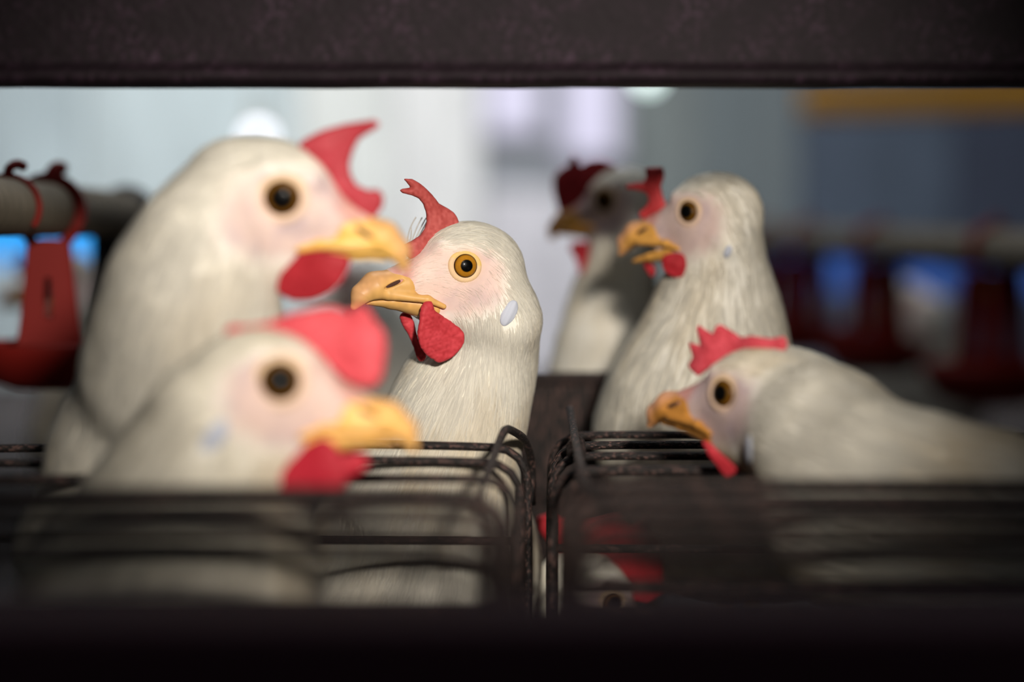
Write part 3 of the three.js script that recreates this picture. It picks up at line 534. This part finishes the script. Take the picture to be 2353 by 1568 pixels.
  const WZ = o.wattleZ ?? 8; const wc = o.wattleCol ?? [0.5, 0.035, 0.05], soft = (P) => new THREE.CatmullRomCurve3(P.map(([u, v]) => V(u, v, 0)), true, 'centripetal').getPoints(P.length * 3).slice(0, -1).map((p) => [p.x, p.y]), wn = soft(o.wattle ? onPlane(o.wattle, WZ * side) : WATTLE), wf = soft(o.wattleFar ? onPlane(o.wattleFar, -6.5 * side) : WATTLE);
  plate('wattle', wn, WZ * side, 1.6, (x, y) => side * 2.2 * Math.sin((x - 14) * 0.12 + (y + 30) * 0.06), wc, 1.0);
  plate('wattle', wf, -6.5 * side, 1.6, (x, y) => -side * 1.6 * Math.sin((x - 14) * 0.12), wc, 1.0);
  // legs
  if (!o.noLegs) for (const q of [-1, 1]) {
    const last = chain[(o.foot ?? chain.length - 2) + 1], dirX = side, top = V(last[0] + q * 0.006, last[1] - last[3] * 0.7, last[2] + q * 0.02), an = V(top.x - dirX * 0.008, 0.016, top.z);
    const parts = [tube([top, top.clone().lerp(an, 0.5).add(V(-dirX * 0.008, 0, 0)), an], 0.0045, 14, 8)];
    for (const [a, L] of [[0, 0.045], [0.5, 0.038], [-0.5, 0.038], [Math.PI, 0.018]]) parts.push(tube([an.clone(), an.clone().add(V(dirX * Math.cos(a) * L * 0.5, -0.006, Math.sin(a) * L * 0.5)), an.clone().add(V(dirX * Math.cos(a) * L, -0.012, Math.sin(a) * L))], 0.0034, 8, 6));
    mesh('leg', merged(parts), M.leg, root);
  }
  return root;
}

// the hen in focus
const focused = hen({ label: 'sharply focused white hen in the middle with a forked red comb', eye: [1072, 612, 1.035], yaw: 203, pitch: -1, roll: -3, s: 0.98, res: 0.0015, fine: 0.75, feathers: 75000, featherWidth: 0.68, featherLow: 0.17, dirt: 0.45, lobe: 0.9, nape: [-19, -5, 0, 14.5], tone: [0.85, 0.82, 0.735], wattleZ: 10, iris: 1, pupil: 2.65, lids: 0, beakPink: 0.6, beak: [0.66, 0.37, 0.115], face: [0.78, 0.565, 0.49], lilac: 0.45, combCol: [0.47, 0.095, 0.085], wattleCol: [0.58, 0.055, 0.07],
  comb: [[926, 410], [945, 411], [962, 420], [978, 433], [996, 450], [1009, 467], [1028, 478], [1043, 488], [1050, 501], [1055, 516], [1054, 532], [1040, 552], [1012, 575], [985, 600], [955, 610], [930, 585], [926, 563], [945, 553], [964, 541], [975, 526], [980, 510], [979, 490], [972, 470], [962, 457], [945, 449], [925, 444], [919, 438], [925, 434], [943, 431], [935, 421]],
  wattle: [[962, 712], [970, 694], [988, 692], [996, 712], [1010, 722], [1040, 740], [1065, 760], [1070, 776], [1065, 797], [1050, 816], [1030, 830], [1012, 836], [998, 828], [976, 812], [963, 795], [956, 765], [960, 735]],
  wattleFar: [[922, 725], [938, 716], [952, 740], [960, 775], [970, 800], [979, 816], [971, 831], [962, 829], [952, 800], [940, 770], [928, 750]],
  chain: [[1158, 735, 1.06, 14.5], [1112, 812, 1.077, 22.5], [1068, 905, 1.077, 28], [1035, 1000, 1.075, 30], [985, 1130, 1.085, 40], [970, 1290, 1.12, 55], [960, 1330, 1.24, 45]], foot: 5 });
for (const [a, b, c] of [[[936, 556], [938, 526], [956, 499]], [[947, 553], [955, 525], [970, 500]], [[954, 551], [964, 528], [979, 501]], [[942, 554], [947, 540], [944, 523]], [[960, 548], [972, 527], [984, 503]]]) { // loose hairs beside the comb
  const g = new THREE.TubeGeometry(new THREE.QuadraticBezierCurve3(at(...a, 1.056), at(b[0], b[1], 1.058), at(...c, 1.058)), 10, 0.00028, 5).translate(-focused.position.x, -focused.position.y, -focused.position.z);
  const n = g.attributes.position.count, k = new Float32Array(n * 3); for (let i = 0; i < n; i++) k.set([0.7, 0.66, 0.6], i * 3); g.setAttribute('color', new THREE.BufferAttribute(k, 3)); mesh('crest_wisp', g, M.feather, focused);
}
// the tall hen at the left
hen({ label: 'tall blurred white hen at the left with upright comb and long neck', eye: [645, 455, 0.86], eyeScale: 1.25, nape: [-23, -2, 0, 16.5], lobe: 1.1, yaw: -2, pitch: -12, roll: 8, s: 1, res: 0.002, feathers: 16000, featherLow: 0.1, face: [0.62, 0.47, 0.42], lilac: 0.75, combCol: [0.4, 0.045, 0.06], wattleCol: [0.36, 0.02, 0.03], tone: [0.79, 0.76, 0.68], beakPink: 0.6, beak: [0.72, 0.42, 0.1],
  comb: [[672, 345], [700, 318], [740, 298], [790, 285], [830, 279], [860, 274], [875, 283], [868, 295], [850, 305], [825, 320], [812, 345], [803, 375], [805, 400], [820, 425], [845, 436], [870, 434], [883, 450], [881, 475], [866, 495], [835, 510], [800, 505], [780, 480], [755, 445], [740, 405], [725, 380], [695, 370]],
  wattle: [[598, 612], [650, 588], [720, 572], [760, 578], [806, 590], [800, 625], [770, 665], [720, 690], [665, 692], [625, 665], [605, 636]],
  wattleFar: [[700, 590], [760, 580], [800, 592], [800, 620], [760, 650], [715, 640]],
  chain: [[470, 545, 0.868, 21], [445, 640, 0.875, 27], [435, 730, 0.885, 33], [395, 860, 0.9, 33], [362, 1000, 0.922, 30], [345, 1120, 0.923, 29], [310, 1250, 0.923, 29], [190, 1260, 0.923, 27]], extra: [[[300, 950, 0.925, 20], [215, 985, 0.925, 9], [158, 1008, 0.926, 2]], [[330, 960, 0.92, 27], [290, 1080, 0.922, 28], [270, 1200, 0.922, 28]]], foot: 6 });
// the low hen in front of it
hen({ label: 'strongly blurred white hen with low pink comb in front of the tall left hen', eye: [640, 877, 0.8], yaw: 2, pitch: -5, roll: -8, eyeScale: 1.3, s: 0.985, res: 0.002, feathers: 12000, featherLow: 0.12, face: [0.66, 0.48, 0.42], lilac: 0.7, combCol: [0.62, 0.08, 0.1], wattleCol: [0.48, 0.02, 0.04], tone: [0.82, 0.78, 0.68], beakPink: 0.3, beak: [0.85, 0.47, 0.13],
  comb: [[515, 762], [530, 746], [570, 748], [620, 738], [660, 722], [700, 715], [735, 706], [760, 703], [785, 710], [800, 718], [815, 703], [835, 700], [850, 713], [862, 735], [886, 765], [890, 800], [886, 830], [880, 870], [860, 892], [820, 890], [785, 870], [755, 840], [730, 815], [700, 808], [650, 808], [600, 812], [550, 805], [520, 785]],
  wattle: [[612, 1092], [660, 1058], [720, 1012], [755, 1008], [790, 1050], [805, 1085], [790, 1120], [760, 1140], [720, 1147], [650, 1137], [618, 1117]],
  wattleFar: [[740, 1030], [790, 1030], [840, 1045], [850, 1065], [825, 1090], [780, 1095]],
  chain: [[490, 965, 0.812, 20], [470, 1050, 0.818, 22], [465, 1120, 0.82, 26], [440, 1240, 0.825, 42], [415, 1340, 0.828, 46], [300, 1380, 0.83, 40]], foot: 4 });
// hens at the right
hen({ label: 'white hen with open beak and folded comb standing at the right', eye: [1583, 487, 1.14], yaw: 149, pitch: -4, roll: -2, s: 0.97, lobe: 0.5, nape: [-18, -6, 0, 13.5], wattleZ: 13, res: 0.002, feathers: 12000, featherLow: 0.16, face: [0.62, 0.46, 0.42], open: 0.2, tone: [0.79, 0.76, 0.68], wattleCol: [0.4, 0.02, 0.03],
  comb: [[1480, 385], [1525, 383], [1528, 405], [1519, 428], [1524, 452], [1536, 480], [1530, 515], [1490, 512], [1470, 500], [1468, 488], [1482, 475], [1490, 462], [1488, 450], [1478, 441], [1460, 437], [1441, 434], [1440, 424], [1460, 420], [1478, 418], [1484, 405]],
  wattle: [[1526, 590], [1555, 580], [1588, 598], [1590, 612], [1572, 635], [1548, 638], [1528, 622]], wattleFar: [[1478, 600], [1495, 603], [1505, 625], [1497, 638], [1485, 624]],
  chain: [[1662, 600, 1.157, 18], [1650, 690, 1.17, 28], [1640, 800, 1.175, 36], [1612, 900, 1.18, 43], [1600, 990, 1.195, 50], [1680, 1130, 1.22, 58], [1790, 1150, 1.23, 56]], foot: 5 });
hen({ label: 'blurred hen with ragged dark red comb behind the open-beaked hen', eye: [1390, 460, 1.33], eyeScale: 1.25, yaw: 153, pitch: -8, roll: -3, s: 0.9, nape: [-15, -9, 0, 12], res: 0.003, fine: 1.5, feathers: 3000, face: [0.64, 0.47, 0.42], tone: [0.79, 0.76, 0.68], combCol: [0.46, 0.04, 0.05],
  comb: [[1272, 405], [1290, 385], [1305, 378], [1315, 352], [1328, 358], [1336, 380], [1350, 368], [1378, 364], [1412, 376], [1417, 392], [1400, 425], [1365, 442], [1340, 458], [1325, 485], [1308, 505], [1285, 490], [1272, 440]],
  wattle: [[1310, 562], [1350, 553], [1405, 563], [1412, 590], [1382, 612], [1362, 652], [1340, 642], [1328, 600]],
  chain: [[1432, 580, 1.345, 17], [1412, 690, 1.36, 24], [1400, 790, 1.355, 28], [1405, 880, 1.36, 36], [1430, 1010, 1.4, 55], [1450, 1150, 1.45, 60]], foot: 5 });
hen({ label: 'white hen crouching at the right with jagged pink comb, body stretched to the edge', eye: [1665, 905, 0.92], eyeScale: 1.1, yaw: 142, pitch: 1.5, roll: 0, s: 0.92, nape: [-17, -7, 0, 14], wattleFar: [[1625, 1012], [1650, 1030], [1668, 1052], [1640, 1052]], res: 0.002, feathers: 14000, face: [0.5, 0.37, 0.35], lilac: 0.9, combCol: [0.6, 0.075, 0.1], tone: [0.79, 0.76, 0.68], dirt: 0.6, beak: [0.46, 0.2, 0.04], featherLow: 0.15,
  comb: [[1580, 786], [1600, 791], [1613, 796], [1601, 757], [1605, 746], [1622, 757], [1640, 768], [1647, 748], [1655, 744], [1670, 755], [1700, 775], [1730, 771], [1770, 778], [1800, 772], [1808, 790], [1800, 815], [1760, 818], [1700, 818], [1660, 830], [1635, 845], [1605, 866], [1585, 850], [1580, 838], [1592, 820]],
  wattle: [[1618, 1010], [1655, 1040], [1692, 1080], [1665, 1100], [1645, 1075], [1625, 1040]],
  chain: [[1806, 938, 0.929, 21], [1850, 978, 0.918, 24], [1905, 1018, 0.902, 26], [2000, 1062, 0.878, 22], [2150, 1086, 0.87, 19], [2300, 1115, 0.86, 17], [2480, 1150, 0.85, 14]], foot: 3,
  extra: [[[1900, 1030, 0.9, 24], [1960, 1190, 0.888, 32], [2130, 1235, 0.885, 36], [2330, 1260, 0.88, 34]]] });
hen({ label: 'hen with head low behind the wires at the centre gap, red comb in view', eye: [1400, 1388, 1.13], yaw: 25, pitch: -25, roll: 4, s: 1.05, nape: [-16, -9, 0, 13], res: 0.003, fine: 1.5, feathers: 4000, face: [0.64, 0.47, 0.42], tone: [0.79, 0.76, 0.68], combCol: [0.42, 0.03, 0.04],
  comb: [[1230, 1186], [1260, 1178], [1300, 1192], [1345, 1195], [1390, 1187], [1425, 1178], [1434, 1195], [1452, 1208], [1480, 1184], [1497, 1190], [1490, 1218], [1518, 1240], [1524, 1300], [1520, 1365], [1485, 1395], [1445, 1385], [1410, 1340], [1360, 1312], [1310, 1290], [1262, 1250], [1235, 1220]],
  chain: [[1335, 1425, 1.14, 17], [1330, 1475, 1.16, 21], [1335, 1540, 1.175, 25], [1345, 1620, 1.185, 27], [1375, 1640, 1.19, 27]], foot: 3 });
// hens in the background
hen({ label: 'blurred hen peering out below the blue strip behind the left pipe', eye: [152, 640, 1.75], yaw: 215, pitch: -5, roll: 0, res: 0.004, fine: 2, feathers: 1500, tone: [0.79, 0.76, 0.68], face: [0.64, 0.47, 0.42],
  chain: [[190, 720, 1.77, 22], [200, 800, 1.78, 26], [210, 900, 1.8, 36], [230, 1010, 1.83, 55], [270, 1080, 1.86, 60]], foot: 3 });
hen({ label: 'very blurred white hen between the red drinkers at the right', eye: [2075, 690, 2.55], yaw: 190, pitch: -10, roll: 0, s: 1.05, res: 0.004, fine: 2, feathers: 1500, tone: [0.79, 0.76, 0.68], face: [0.64, 0.47, 0.42], combLocal: [[30, 3], [33, 10], [22, 16], [8, 20], [-4, 17], [-8, 12], [10, 8]],
  chain: [[2125, 730, 2.56, 28], [2125, 780, 2.57, 36], [2118, 840, 2.58, 46], [2112, 900, 2.6, 62], [2150, 910, 2.64, 62]], foot: 3 });
hen({ label: 'hen far back, glimpsed between the left hens and the focused hen', eye: [820, 660, 2.1], yaw: 170, pitch: -10, roll: 0, res: 0.004, fine: 2, feathers: 1500, tone: [0.79, 0.76, 0.68], face: [0.64, 0.47, 0.42],
  chain: [[865, 720, 2.11, 26], [885, 790, 2.12, 34], [895, 860, 2.14, 48], [900, 950, 2.18, 60], [940, 960, 2.22, 60]], foot: 3 });

renderer.render(scene, camera);
